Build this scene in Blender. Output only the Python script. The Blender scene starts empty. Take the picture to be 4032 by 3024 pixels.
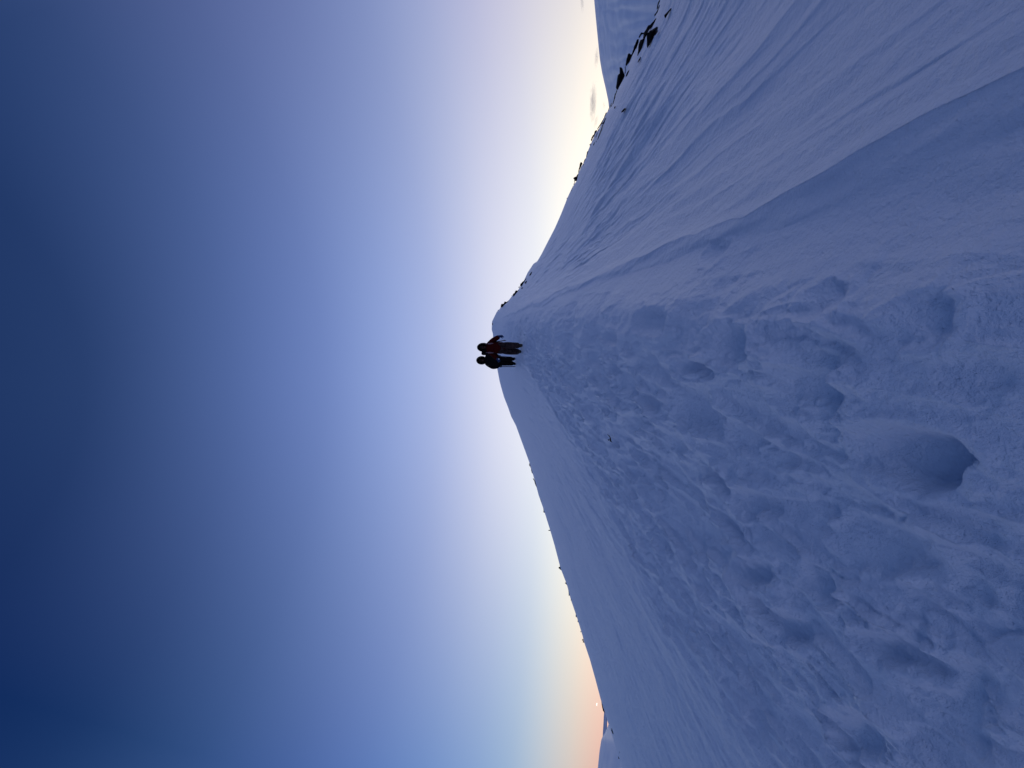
import bpy, bmesh, math, random
import numpy as np
from mathutils import Vector, Matrix

C = bpy.context.scene.collection
R = math.radians
random.seed(7)

# ------------------------------------------------------------------ camera
# The photograph lies on its side: the sky is on its left, so the camera is rolled by 90 degrees.
# "Upright" pixels: ux = 3024 - image_y (to the right), uy = image_x (downwards).
F_PX = 1514.0                                   # ultra wide phone lens, pixels of the 4032 px long side
PITCH = math.atan(374 / F_PX)
cp, sp = math.cos(PITCH), math.sin(PITCH)
FWD, UP, RIGHT = Vector((0, cp, sp)), Vector((0, -sp, cp)), Vector((1, 0, 0))
cam_d = bpy.data.cameras.new('camera')
cam_d.sensor_fit = 'HORIZONTAL'
cam_d.sensor_width = 36
cam_d.lens = 36 * F_PX / 4032
cam_d.clip_start = 0.05
cam_d.clip_end = 200000
cam = bpy.data.objects.new('camera', cam_d)
C.objects.link(cam)
m3 = Matrix((-UP, RIGHT, -FWD)).transposed()    # columns: camera X, Y, Z
cam.matrix_world = m3.to_4x4()
bpy.context.scene.camera = cam

# ------------------------------------------------------------------ sky
# dusk sky: colour by elevation for three bearings ahead (left, centre, right) and one for the sky behind
ELEV = [0, 2, 4, 7, 10, 14, 19, 25, 32, 40, 50, 62, 90]
ZEN = (0.003, 0.014, 0.075)
SKY_L = [(0.66, 0.28, 0.25), (0.62, 0.4, 0.35), (0.55, 0.49, 0.46), (0.392, 0.4859, 0.5999), (0.2411, 0.3934, 0.6185), (0.1719, 0.306, 0.5928), (0.1178, 0.2341, 0.5369), (0.0908, 0.1721, 0.4505), (0.0589, 0.1181, 0.3346), (0.0314, 0.0806, 0.2305), (0.0069, 0.0303, 0.1219), (0.0045, 0.019, 0.098), ZEN]
SKY_C = [(1.6611, 1.4237, 1.0863), (1.5034, 1.3525, 1.0743), (1.3201, 1.2437, 1.0439), (1.0894, 1.0795, 1.0125), (0.8921, 0.9214, 0.9826), (0.8105, 0.8178, 0.9369), (0.6218, 0.6626, 0.8681), (0.3885, 0.4715, 0.7749), (0.2695, 0.3663, 0.693), (0.149, 0.2243, 0.5157), (0.0805, 0.1381, 0.3529), (0.0115, 0.037, 0.128), ZEN]
SKY_R = [(0.7122, 0.671, 0.6746), (0.6459, 0.613, 0.6607), (0.5917, 0.5661, 0.654), (0.5535, 0.5294, 0.6622), (0.5079, 0.4891, 0.6656), (0.3802, 0.3982, 0.6401), (0.2617, 0.3252, 0.5866), (0.17, 0.2296, 0.4777), (0.1144, 0.1555, 0.3642), (0.0762, 0.1137, 0.2858), (0.027, 0.0601, 0.1798), (0.0095, 0.031, 0.118), ZEN]
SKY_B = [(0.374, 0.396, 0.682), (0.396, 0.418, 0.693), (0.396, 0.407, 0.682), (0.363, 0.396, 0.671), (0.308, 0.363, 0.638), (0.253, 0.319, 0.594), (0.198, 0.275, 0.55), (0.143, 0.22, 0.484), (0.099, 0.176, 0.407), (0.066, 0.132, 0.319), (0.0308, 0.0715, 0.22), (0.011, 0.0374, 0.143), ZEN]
world = bpy.data.worlds.new('World')
bpy.context.scene.world = world
world.use_nodes = True
nt = world.node_tree
nt.nodes.clear()


def nmath(tree, op, a, b=None, clamp=False):
    n = tree.nodes.new('ShaderNodeMath')
    n.operation = op
    n.use_clamp = clamp
    for i, v in enumerate((a, b)):
        if v is None:
            continue
        if isinstance(v, (int, float)):
            n.inputs[i].default_value = v
        else:
            tree.links.new(v, n.inputs[i])
    return n.outputs[0]


tc = nt.nodes.new('ShaderNodeTexCoord')
sep = nt.nodes.new('ShaderNodeSeparateXYZ')
nt.links.new(tc.outputs['Generated'], sep.inputs[0])
sx, sy, sz = sep.outputs
elev01 = nmath(nt, 'DIVIDE', nmath(nt, 'ARCSINE', sz), math.pi / 2, True)
az = nmath(nt, 'ARCTAN2', sx, sy)
tt = nmath(nt, 'SINE', nmath(nt, 'SUBTRACT', az, R(2)))
w_l = nmath(nt, 'POWER', nmath(nt, 'DIVIDE', tt, -0.8, True), 1.7)      # squared: no crease straight ahead
w_r = nmath(nt, 'POWER', nmath(nt, 'DIVIDE', tt, 0.8, True), 2.0)
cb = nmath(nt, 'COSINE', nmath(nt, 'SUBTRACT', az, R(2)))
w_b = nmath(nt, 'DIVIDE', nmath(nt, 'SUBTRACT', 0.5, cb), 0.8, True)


def sky_ramp(cols):
    n = nt.nodes.new('ShaderNodeValToRGB')
    n.color_ramp.interpolation = 'B_SPLINE'
    el = n.color_ramp.elements
    while len(el) < len(ELEV):
        el.new(0.5)
    for e, d, c in zip(el, ELEV, cols):
        e.position = d / 90
    for e, c in zip(el, cols):
        e.color = (c[0] / 2, c[1] / 2, c[2] / 2, 1)      # halved here, doubled in the Background strength
    nt.links.new(elev01, n.inputs[0])
    return n.outputs[0]


def nmix(fac, a, b):
    n = nt.nodes.new('ShaderNodeMix')
    n.data_type = 'RGBA'
    nt.links.new(fac, n.inputs[0])
    nt.links.new(a, n.inputs[6])
    nt.links.new(b, n.inputs[7])
    return n.outputs[2]


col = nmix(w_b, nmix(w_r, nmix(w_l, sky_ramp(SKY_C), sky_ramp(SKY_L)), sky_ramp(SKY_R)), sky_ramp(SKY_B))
bg = nt.nodes.new('ShaderNodeBackground')
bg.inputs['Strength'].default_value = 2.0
nt.links.new(col, bg.inputs['Color'])
wo = nt.nodes.new('ShaderNodeOutputWorld')
nt.links.new(bg.outputs[0], wo.inputs['Surface'])
world.cycles.sampling_method = 'AUTOMATIC'

# the sun has just gone behind the ridge ahead and to the right; it only grazes what lies beyond
sun_d = bpy.data.lights.new('sun', 'SUN')
sun_d.energy = 0.15
sun_d.angle = R(0.5)
sun_d.color = (1.0, 0.80, 0.58)
sun = bpy.data.objects.new('sun', sun_d)
C.objects.link(sun)
SUN_AZ, SUN_EL = R(26), R(0.8)
sun_dir = Vector((math.sin(SUN_AZ) * math.cos(SUN_EL), math.cos(SUN_AZ) * math.cos(SUN_EL), math.sin(SUN_EL)))
sun.rotation_euler = sun_dir.to_track_quat('Z', 'Y').to_euler()

sc = bpy.context.scene
sc.view_settings.view_transform = 'Standard'
sc.view_settings.look = 'None'
sc.view_settings.exposure = 0.0
sc.view_settings.gamma = 1.0
sc.render.engine = 'CYCLES'
sc.cycles.max_bounces = 6
sc.cycles.diffuse_bounces = 4


# ------------------------------------------------------------------ helpers
def mat(name, color, rough=0.7, spec=0.3, noise=None, bump=None):
    """Principled material; noise = (scale, second colour), bump = [(scale, distance), ...] in object metres"""
    m = bpy.data.materials.new(name)
    m.use_nodes = True
    t = m.node_tree
    b = t.nodes['Principled BSDF']
    b.inputs['Base Color'].default_value = (*color, 1)
    b.inputs['Roughness'].default_value = rough
    b.inputs['Specular IOR Level'].default_value = spec
    tcn = t.nodes.new('ShaderNodeTexCoord')
    if noise:
        n = t.nodes.new('ShaderNodeTexNoise')
        n.inputs['Scale'].default_value = noise[0]
        n.inputs['Detail'].default_value = 5
        t.links.new(tcn.outputs['Object'], n.inputs['Vector'])
        r = t.nodes.new('ShaderNodeValToRGB')
        r.color_ramp.elements[0].position = 0.35
        r.color_ramp.elements[1].position = 0.65
        r.color_ramp.elements[0].color = (*color, 1)
        r.color_ramp.elements[1].color = (*noise[1], 1)
        t.links.new(n.outputs[0], r.inputs[0])
        t.links.new(r.outputs[0], b.inputs['Base Color'])
    last = None
    for s, d in bump or []:
        n = t.nodes.new('ShaderNodeTexNoise')
        n.inputs['Scale'].default_value = s
        n.inputs['Detail'].default_value = 4
        n.inputs['Roughness'].default_value = 0.6
        t.links.new(tcn.outputs['Object'], n.inputs['Vector'])
        bp = t.nodes.new('ShaderNodeBump')
        bp.inputs['Strength'].default_value = 1.0
        bp.inputs['Distance'].default_value = d
        t.links.new(n.outputs[0], bp.inputs['Height'])
        if last:
            t.links.new(last, bp.inputs['Normal'])
        last = bp.outputs[0]
    if last:
        t.links.new(last, b.inputs['Normal'])
    return m


def link(name, me, m=None, parent=None, smooth=True):
    o = bpy.data.objects.new(name, me)
    C.objects.link(o)
    if m:
        me.materials.append(m)
    if parent:
        o.parent = parent
    if smooth:
        me.polygons.foreach_set('use_smooth', np.ones(len(me.polygons), dtype=bool))
    return o


def tag(o, label=None, cat=None, group=None, kind=None):
    if label:
        o['label'] = label
    if cat:
        o['category'] = cat
    if group:
        o['group'] = group
    if kind:
        o['kind'] = kind
    return o


def empty(name, loc, rz=0):
    o = bpy.data.objects.new(name, None)
    C.objects.link(o)
    o.location = loc
    o.rotation_euler = (0, 0, rz)
    o.empty_display_size = 0.2
    return o


def grid_mesh(name, P):
    """P: (rows, cols, 3) array -> quad sheet"""
    nr, nc = P.shape[:2]
    me = bpy.data.meshes.new(name)
    idx = np.arange(nr * nc, dtype=np.int32).reshape(nr, nc)
    q = np.stack([idx[:-1, :-1], idx[:-1, 1:], idx[1:, 1:], idx[1:, :-1]], axis=-1).reshape(-1)
    nq = q.size // 4
    me.vertices.add(nr * nc)
    me.vertices.foreach_set('co', P.astype(np.float32).ravel())
    me.loops.add(nq * 4)
    me.loops.foreach_set('vertex_index', q)
    me.polygons.add(nq)
    me.polygons.foreach_set('loop_start', np.arange(0, nq * 4, 4, dtype=np.int32))
    me.update(calc_edges=True)
    return me


def pdir(ix, iy):
    """photograph pixel -> world direction"""
    return FWD + RIGHT * ((3024 - iy - 1512) / F_PX) + UP * (-(ix - 2016) / F_PX)


def paz_t(ix, iy):
    d = pdir(ix, iy)
    h = math.hypot(d.x, d.y)
    return math.atan2(d.x, d.y), d.z / h


_rng = np.random.RandomState(11)
_perm = np.concatenate([_rng.permutation(256)] * 2).astype(np.int32)
_ga = _rng.rand(256) * 2 * np.pi
_gx, _gy = np.cos(_ga).astype(np.float32), np.sin(_ga).astype(np.float32)


def pn(x, y, seed=0):
    """2-D gradient noise, about -0.7..0.7"""
    x = np.asarray(x, np.float32) + np.float32(seed * 17.31)
    y = np.asarray(y, np.float32) + np.float32(seed * 9.77)
    xf, yf = np.floor(x), np.floor(y)
    xi, yi = xf.astype(np.int32) & 255, yf.astype(np.int32) & 255
    x, y = x - xf, y - yf
    u, v = x * x * x * (x * (x * 6 - 15) + 10), y * y * y * (y * (y * 6 - 15) + 10)

    def g(i, j, dx, dy):
        h = _perm[_perm[(xi + i) & 255] + ((yi + j) & 255)]
        return _gx[h] * dx + _gy[h] * dy
    a = g(0, 0, x, y)
    b = g(1, 0, x - 1, y)
    c = g(0, 1, x, y - 1)
    d = g(1, 1, x - 1, y - 1)
    a = a + u * (b - a)
    c = c + u * (d - c)
    return a + v * (c - a)


def sst(a, b, x):
    t = np.clip((x - a) / (b - a), 0, 1)
    return t * t * (3 - 2 * t)


# ------------------------------------------------------------------ materials
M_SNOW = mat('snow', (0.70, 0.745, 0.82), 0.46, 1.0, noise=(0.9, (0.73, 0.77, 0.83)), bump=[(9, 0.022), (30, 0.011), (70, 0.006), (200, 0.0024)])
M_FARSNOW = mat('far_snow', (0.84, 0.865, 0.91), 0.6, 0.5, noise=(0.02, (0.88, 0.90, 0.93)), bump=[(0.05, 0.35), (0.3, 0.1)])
M_ROCK = mat('rock', (0.004, 0.004, 0.004), 0.95, 0.05, noise=(6, (0.012, 0.011, 0.011)), bump=[(14, 0.02)])
M_TWIG = mat('twig_bark', (0.03, 0.022, 0.015), 0.9, 0.1, noise=(60, (0.05, 0.035, 0.02)))

# ------------------------------------------------------------------ snow slope
SKY_PTS = [(2615, -160), (2608, -60), (2602, 0), (2592, 40), (2580, 70), (2562, 100), (2545, 126), (2520, 152), (2506, 190), (2490, 217), (2474, 256),
           (2466, 284), (2455, 310), (2436, 345), (2426, 372), (2414, 411), (2395, 434), (2386, 450), (2370, 485), (2356, 511), (2345, 524), (2331, 556),
           (2323, 574), (2315, 594), (2306, 624), (2296, 645), (2290, 654), (2279, 678), (2271, 711), (2260, 728), (2251, 742), (2242, 762),
           (2235, 777), (2226, 800), (2207, 848), (2184, 900), (2159, 948), (2132, 1001), (2116, 1028), (2100, 1039), (2077, 1074),
           (2062, 1107), (2046, 1134), (2034, 1151), (2018, 1163), (2005, 1180), (1993, 1192), (1976, 1202), (1968, 1216), (1956, 1228),
           (1944, 1252), (1937.5, 1266), (1936, 1298), (1940.5, 1313), (1942, 1331), (1946, 1370), (1951, 1410), (1956, 1444),
           (1958, 1452), (1967, 1500), (1974, 1527), (1985, 1565), (2000, 1603), (2013, 1640), (2032, 1677), (2050, 1727), (2084, 1820),
           (2104, 1887), (2121, 1950), (2140, 2004), (2167, 2090), (2183, 2145), (2207, 2237), (2232, 2302), (2248, 2362), (2272, 2432),
           (2293, 2500), (2300.5, 2530), (2323, 2598), (2345, 2677), (2364, 2749), (2384, 2813), (2395, 2847), (2414, 2907), (2433, 2967),
           (2449, 3024), (2472, 3100), (2500, 3190)]
_sk = sorted(paz_t(*p) for p in SKY_PTS)
SK_AZ = np.array([a for a, t in _sk])
SK_T = np.array([t for a, t in _sk])
AZ_LO, AZ_HI = SK_AZ[0], SK_AZ[-1]
_fa = np.linspace(AZ_LO, AZ_HI, 1200)
_ft = np.interp(_fa, SK_AZ, SK_T)
_k = np.exp(-0.5 * (np.arange(-90, 91) / 30.0) ** 2)
_k /= _k.sum()
_fts = np.convolve(np.concatenate([_ft[0] + (np.arange(-90, 0)) * (_ft[1] - _ft[0]), _ft, _ft[-1] + np.arange(1, 91) * (_ft[-1] - _ft[-2])]), _k, 'valid')
# distance of the skyline by bearing
RD_AZ = np.radians([-58, -50, -44, -25, -8, 0, 8, 15, 25, 35, 44, 50, 58])
RD_R = np.array([24, 28, 32, 48, 72, 85, 90, 72, 40, 25, 18, 16, 14.0])
# slope (a) and curvature (b) where nothing is seen: the flanks and behind the camera
SIDE_AZ = np.radians([-180, -130, -95, -70, 70, 95, 130, 180])
SIDE_A = np.array([-0.33, -0.25, -0.14, -0.02, -0.10, -0.24, -0.36, -0.33])
SIDE_B = np.array([0.002, 0.003, 0.0035, 0.003, 0.009, 0.009, 0.006, 0.002])
EYE = 1.6


def base_h(azv, r):
    """terrain height (camera eye = 0) at bearing az, distance r: falls away past the skyline distance"""
    azc = np.clip(azv, AZ_LO, AZ_HI)
    Rr = np.interp(azv, RD_AZ, RD_R)
    S0 = np.interp(azc, _fa, _fts)
    S1 = np.interp(azc, SK_AZ, SK_T)
    a = S0 + 2 * EYE / Rr
    b = EYE / Rr ** 2
    out = (azv < AZ_LO) | (azv > AZ_HI)
    aa = np.concatenate([[SIDE_A[0]], SIDE_A[1:4], [_fts[0] + 2 * EYE / np.interp(AZ_LO, RD_AZ, RD_R), _fts[-1] + 2 * EYE / np.interp(AZ_HI, RD_AZ, RD_R)], SIDE_A[4:]])
    bb = np.concatenate([SIDE_B[:4], [EYE / np.interp(AZ_LO, RD_AZ, RD_R) ** 2, EYE / np.interp(AZ_HI, RD_AZ, RD_R) ** 2], SIDE_B[4:]])
    zz = np.concatenate([SIDE_AZ[:4], [AZ_LO, AZ_HI], SIDE_AZ[4:]])
    a = np.where(out, np.interp(azv, zz, aa), a)
    b = np.where(out, np.interp(azv, zz, bb), b)
    h = -EYE + a * r - b * r * r
    h = h + np.where(out, 0, (S1 - S0)) * r * sst(0.45, 0.95, r / Rr)
    h = h - 0.45 * np.maximum(r - Rr * 1.06, 0) ** 2 / Rr
    return np.maximum(h, -420)


def ground_hit(ix, iy):
    """where the line of sight of a photograph pixel meets the undetailed slope"""
    a, t = paz_t(ix, iy)
    Rr = float(np.interp(a, RD_AZ, RD_R))
    rr = np.concatenate([np.linspace(0.8, 12, 3000), np.linspace(12, Rr, 4000)])
    T = base_h(np.full_like(rr, a), rr) / rr
    above = np.nonzero(T >= t)[0]
    r = rr[above[0]] if len(above) else Rr * 0.985
    return a, float(r)


def gxy(a, r):
    return math.sin(a) * r, math.cos(a) * r


# hikers' feet (also keep the snow even under them)
H1_A, H1_R = ground_hit(2057, 1368)
H2_A, H2_R = ground_hit(2031, 1421)
H1 = gxy(H1_A, H1_R)
H2 = gxy(H2_A, H2_R)

# boot holes read from the photograph: centre, length and width in pixels (image x is depth), depth in metres
HOLES = [(3630, 1800, 470, 215, .18), (3190, 1520, 300, 230, .13), (2890, 1362, 180, 150, .10), (2600, 1268, 230, 110, .08),
         (3270, 1178, 110, 120, .06), (2846, 995, 80, 80, .05), (2745, 1600, 240, 190, .13), (2340, 1405, 90, 75, .07),
         (3235, 1665, 130, 120, .08), (3060, 1800, 120, 90, .06), (2470, 1500, 130, 90, .06), (2560, 1420, 120, 100, .05),
         (3700, 1250, 330, 170, .045), (3900, 1480, 220, 160, .035), (3470, 2150, 330, 170, .09), (3250, 2300, 170, 130, .07),
         (3720, 2280, 220, 150, .08), (3560, 2560, 260, 130, .08), (3330, 2020, 170, 120, .07), (2980, 1990, 150, 110, .07),
         (2760, 1850, 140, 100, .06), (2640, 1740, 150, 110, .06), (2500, 1660, 110, 90, .06), (3420, 2890, 230, 120, .08),
         (3820, 2700, 260, 160, .07), (3150, 2480, 190, 110, .06), (3000, 2260, 170, 100, .06), (2420, 1330, 100, 60, .04)]


def path_s(X, Y):
    return (X - (0.70 + 0.16 * Y)) * 0.987


def detail(X, Y, r):
    """wind crust, the bank beside the trail and the trodden trail itself"""
    u = 0.158 * X + 0.987 * Y
    s = path_s(X, Y) + 0.07 * pn(u * 0.4, u * 0 + 3.3)
    s = s + 0.20 * pn(s * 2.6, u * 0.33, 14) * sst(3.5, 7, u) + 0.10 * pn(s * 7, u * 1.0, 15) + 0.03 * pn(X * 14, Y * 3)
    fade = 1 - 0.7 * sst(18, 60, r)
    front = sst(-1.5, 0.5, Y)
    h = np.zeros_like(X)
    # bank: a steep little step on its left, an easy fall on its right
    lip = np.where(s < 0, 0.5 * sst(-0.16, 0.03, s) + 0.5 * sst(-1.5, 0.03, s), np.exp(-np.maximum(s, 0) / 0.7))
    h += 0.115 * lip * front * fade
    sp_ = np.maximum(s, 0)
    h += -0.16 * sp_ * np.exp(-sp_ / 2.2) * front * fade
    h += 0.05 * np.exp(-((s - 1.5) / 0.35) ** 2) * (0.6 + 0.8 * pn(u * 0.25, s * 0.7, 4)) * fade * front
    # wind crust running along the slope
    wr = 0.36 + 0.64 * sst(-0.1, 0.5, s)
    patch = 0.55 + 0.9 * sst(-0.15, 0.35, pn(s * 0.45, u * 0.16, 5))
    st = 0.040 * pn(s * 1.3, u * 0.10, 1) + 0.042 * pn(s * 3.1 + 0.4 * pn(s, u * 0.3, 9), u * 0.24, 2) + 0.030 * pn(s * 8, u * 0.5, 3) + 0.011 * pn(s * 19, u * 2.2, 6)
    rg1 = pn(s * 1.7, u * 0.13, 16)
    rg2 = pn(s * 4.2 + 0.5 * rg1, u * 0.30, 17)
    st = st - 0.012 + 0.026 * np.maximum(0, 1 - np.abs(rg1) / 0.22) ** 1.5 + 0.022 * np.maximum(0, 1 - np.abs(rg2) / 0.25) ** 1.5
    st = st + 0.014 * pn(s * 30, u * 3.2, 18) * sst(-0.1, 0.4, pn(s * 0.8, u * 0.3, 19))
    st = st * (0.55 + 0.45 * sst(2.5, 7, r)) + (0.012 * pn(s * 14, u * 1.4, 50) + 0.008 * pn(s * 24 + 3 * rg2, u * 2.6, 51) + 0.004 * pn(s * 50, u * 7, 52)) * (1 - 0.5 * sst(6, 14, r)) * (0.3 + 0.9 * sst(-0.1, 0.35, pn(s * 1.1, u * 0.35, 53)))
    lef = sst(1.0, 2.5, -s) * fade
    h += lef * (0.030 * pn(X * 1.1, Y * 0.6, 60) + 0.016 * pn(s * 4, u * 1.5, 61) + 0.011 * pn(X * 9, Y * 6, 62) + 0.006 * pn(X * 20, Y * 14, 63))   # crusted left flank
    # trodden zone
    lb = np.interp(Y, [-2, 1, 3.8, 5.4, 7.6, 11, 14, 18, 30, 90], [-2.2, -2.9, -3.5, -3.5, -2.5, -0.9, 0.5, 1.2, 3.6, 13.5])
    e1 = X - lb + 0.5 * pn(X * 0.9, Y * 0.6, 12)
    tr = sst(-0.1, 0.9, e1) * sst(0.2, 0.7, -s + 0.25 * pn(X * 1.1, Y * 0.8, 13)) * sst(-3, -1, Y)
    h += st * fade * (wr * patch * (1 - tr) + 0.30 * tr)
    calm = 1 - np.exp(-(((X - H1[0]) ** 2 + (Y - H1[1]) ** 2) / 0.6 ** 2) ** 2) - np.exp(-(((X - H2[0]) ** 2 + (Y - H2[1]) ** 2) / 0.6 ** 2) ** 2)
    calm = np.clip(calm, 0, 1)
    near = (r < 30) & (Y > -1.5)
    Xn, Yn, un, trn = X[near], Y[near], u[near], (tr * calm * fade)[near]
    g = np.zeros_like(Xn)
    right = sst(-1.7, -0.4, path_s(Xn, Yn))           # smoother, less trodden strip beside the bank
    wx, wy = Xn + 0.12 * pn(Xn * 2, Yn * 2, 31), Yn + 0.12 * pn(Xn * 2, Yn * 2, 32)
    g += 0.085 * pn(wx * 1.1, wy * 0.75, 20) + 0.050 * pn(wx * 2.6, wy * 1.9, 21)
    sn = path_s(Xn, Yn) + 0.12 * pn(Xn * 2, Yn * 2, 35)
    wn = un + 0.12 * pn(Xn * 2, Yn * 2, 36)
    leftish = sst(-2.6, -1.3, path_s(Xn, Yn))           # the crumbly middle of the trail
    rough = sst(-0.06, 0.32, pn(sn * 1.5, wn * 0.55, 22) + 0.04) * (1 - 0.75 * right) * (0.35 + 0.65 * leftish)
    bil = np.abs(pn(sn * 5.5, wn * 2.6, 23)) * 0.050 + np.abs(pn(sn * 13, wn * 7, 24)) * 0.024 + np.abs(pn(Xn * 27, Yn * 20, 25)) * 0.010
    g += rough * (1.2 * bil - 0.025)
    c1 = pn(sn * 1.9, wn * 0.55, 37)
    c2 = pn(sn * 3.6 + 0.4 * c1, wn * 1.0, 38)
    fray = 0.6 + 0.9 * np.abs(pn(Xn * 8, Yn * 6, 39))
    g += 0.060 * np.maximum(0, 1 - np.abs(c1) / 0.13) ** 1.3 * fray * (1 - 0.6 * right)      # crusty ridges between the tracks
    g += 0.030 * np.maximum(0, 1 - np.abs(c2) / 0.16) ** 1.3 * fray * (1 - 0.6 * right)
    g += 0.020 * pn(sn * 5, wn * 0.8, 47) + 0.010 * pn(sn * 12, wn * 1.8, 48)                # scratches along the trail
    g += 0.03 * rough * sst(0.14, 0.30, pn(sn * 7, wn * 4.5, 33)) + 0.016 * rough * sst(0.15, 0.30, pn(Xn * 17, Yn * 15, 34))   # thrown clods
    # cut edges: terraces where crust broke
    q = pn(wx * 1.5, wy * 1.1, 26) + 0.25 * pn(wx * 5, wy * 5, 27)
    g += (1 - 0.5 * right) * 0.022 * (sst(-0.02, 0.03, q) + 0.8 * sst(0.22, 0.26, q) - 0.8)
    g += 0.012 * pn(Xn * 9, Yn * 7, 28) + (0.4 + 0.6 * rough) * (0.007 * pn(Xn * 22, Yn * 18, 29) + 0.004 * pn(Xn * 45, Yn * 40, 30))
    g *= trn
    # boot holes
    holes = []
    for (ix, iy, ln, wd, dp) in HOLES:
        a0, r0 = ground_hit(ix - ln / 2, iy)
        a1, r1 = ground_hit(min(ix + ln / 2, 4200), iy)
        am, rm = ground_hit(ix, iy)
        x0, y0 = gxy(a0, r0)
        x1, y1 = gxy(a1, r1)
        depth = rm * math.cos(am) * cp
        L = min(max(math.hypot(x0 - x1, y0 - y1), 0.20), 0.62)
        W = max(wd * depth / F_PX, 0.11)
        holes.append(((x0 + x1) / 2, (y0 + y1) / 2, math.atan2(x0 - x1, y0 - y1), L / 2, W / 2, dp))
    rr = random.Random(5)
    lines = [(-0.15, 0.1, .16, .09), (-0.55, -0.2, .1, .07), (-1.05, -0.6, .02, .08), (-1.6, -1.0, -.03, .09), (-2.2, -1.5, -.10, .08), (-2.7, -1.9, -.14, .07)]
    for k, (xa, _, _, dmean) in enumerate(lines):
        y = 1.7 + rr.random() * 0.6
        side = 1
        while y < 15.5:
            f = (y / 15.0)
            x = xa + (1.25 - xa) * f ** 1.15 + side * 0.13 * (1 - 0.4 * f) + rr.uniform(-.12, .12)
            holes.append((x, y, rr.uniform(-.35, .35) + 0.1, rr.uniform(.15, .27), rr.uniform(.065, .105), dmean * rr.uniform(.35, 1.15)))
            y += rr.uniform(.36, .72)
            side = -side
    holes = holes[len(HOLES):] + holes[len(HOLES):0:-1] + holes[:1]       # the big clear ones last, so that nothing cuts them
    holes = [q for i, q in enumerate(holes) if q not in holes[:i]]
    for (hx, hy, ang, hl, hw, dp) in holes:
        sel = np.nonzero((np.abs(Xn - hx) < 0.75) & (np.abs(Yn - hy) < 0.75))[0]
        if not len(sel):
            continue
        dx, dy = Xn[sel] - hx, Yn[sel] - hy
        nz = (0.012 if hl > 0.22 else 0.045) * pn(Xn[sel] * 6, Yn[sel] * 6, 41 + hx) + 0.025 * pn(Xn[sel] * 17, Yn[sel] * 17, 42) + 0.012 * pn(Xn[sel] * 40, Yn[sel] * 40, 44)
        nz2 = (0.012 if hl > 0.22 else 0.045) * pn(Xn[sel] * 6 + 40, Yn[sel] * 6, 45 + hx) + 0.02 * pn(Xn[sel] * 17, Yn[sel] * 17 + 30, 46)
        ca, sa_ = math.cos(ang), math.sin(ang)
        v = dx * ca - dy * sa_ + nz
        w = dx * sa_ + dy * ca + nz2
        e = (np.abs(v / hw) ** 2.4 + np.abs(w / hl) ** 2.4) ** (1 / 2.4)
        if dp > 0.15:
            e = np.sqrt(((dx * ca - dy * sa_) / hw) ** 2 + ((dx * sa_ + dy * ca) / hl) ** 2) + 4.5 * nz + 0.14 * pn(Xn[sel] * 11, Yn[sel] * 11, 71) + 0.08 * pn(Xn[sel] * 28, Yn[sel] * 28, 72)
            cut = 1 - sst(0.55, 1.08, e)
        prof = 0.25 + 0.75 * np.clip((1 - w / hl) / 2, 0, 1)          # deepest at the heel, nearest the camera
        cut = cut if dp > 0.15 else 1 - sst(0.32, 1.10, e)
        rim = np.exp(-((e - 1.22) / 0.22) ** 2) * (0.5 + 1.2 * np.abs(pn(Xn[sel] * 7, Yn[sel] * 7, 43)))
        cm = calm[near][sel]
        if dp > 0.15:                                  # the one deep print: trodden flat around it, an even oval
            g[sel] *= 1 - 0.6 * np.exp(-(e / 1.45) ** 4)
            rim = rim * 0.6
        g[sel] = (g[sel] * (1 - 0.85 * cut) - dp * 0.85 * prof * cut + 0.026 * rim * (dp / 0.09)) * 1.0 * cm + g[sel] * (1 - cm)
    h[near] += g
    return h


def slope_heights(azv, r):
    X, Y = np.sin(azv) * r, np.cos(azv) * r
    d = detail(X, Y, r)
    Rr = np.interp(azv, RD_AZ, RD_R)
    k = 1 - 0.93 * sst(0.40, 0.85, r / Rr)          # keep the skyline itself smooth
    return X, Y, base_h(azv, r) + d * k - 0.0


fine = np.linspace(R(-52), R(52), 1240)
gap = np.concatenate([np.linspace(R(52.4), R(70), 50), np.linspace(R(72), R(180), 60)])
azs = np.concatenate([-gap[::-1], fine, gap])
t01 = np.linspace(0, 1, 1240)
rad = (0.35 ** -0.35 + (80 ** -0.35 - 0.35 ** -0.35) * t01) ** (1 / -0.35)
rad = np.concatenate([[0.02, 0.2], rad, np.geomspace(82, 400, 60)])
AZ, RR = np.meshgrid(azs.astype(np.float64), rad.astype(np.float64))
X, Y, Z = slope_heights(AZ.ravel(), RR.ravel())
P = np.stack([X, Y, Z], -1).reshape(len(rad), len(azs), 3)
o = link('snow_slope', grid_mesh('snow_slope', P[:, ::-1]), M_SNOW)
tag(o, kind='structure')
SLOPE = P
del X, Y, Z, AZ, RR


def slope_z(x, y):
    """height of the finished slope under a point (nearest grid vertex, bilinear)"""
    a, r = math.atan2(x, y), math.hypot(x, y)
    i = min(max(np.searchsorted(azs, a) - 1, 0), len(azs) - 2)
    j = min(max(np.searchsorted(rad, r) - 1, 0), len(rad) - 2)
    fa = (a - azs[i]) / (azs[i + 1] - azs[i])
    fr = (r - rad[j]) / (rad[j + 1] - rad[j])
    z = SLOPE[j:j + 2, i:i + 2, 2]
    return float((z[0, 0] * (1 - fa) + z[0, 1] * fa) * (1 - fr) + (z[1, 0] * (1 - fa) + z[1, 1] * fa) * fr)


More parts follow.
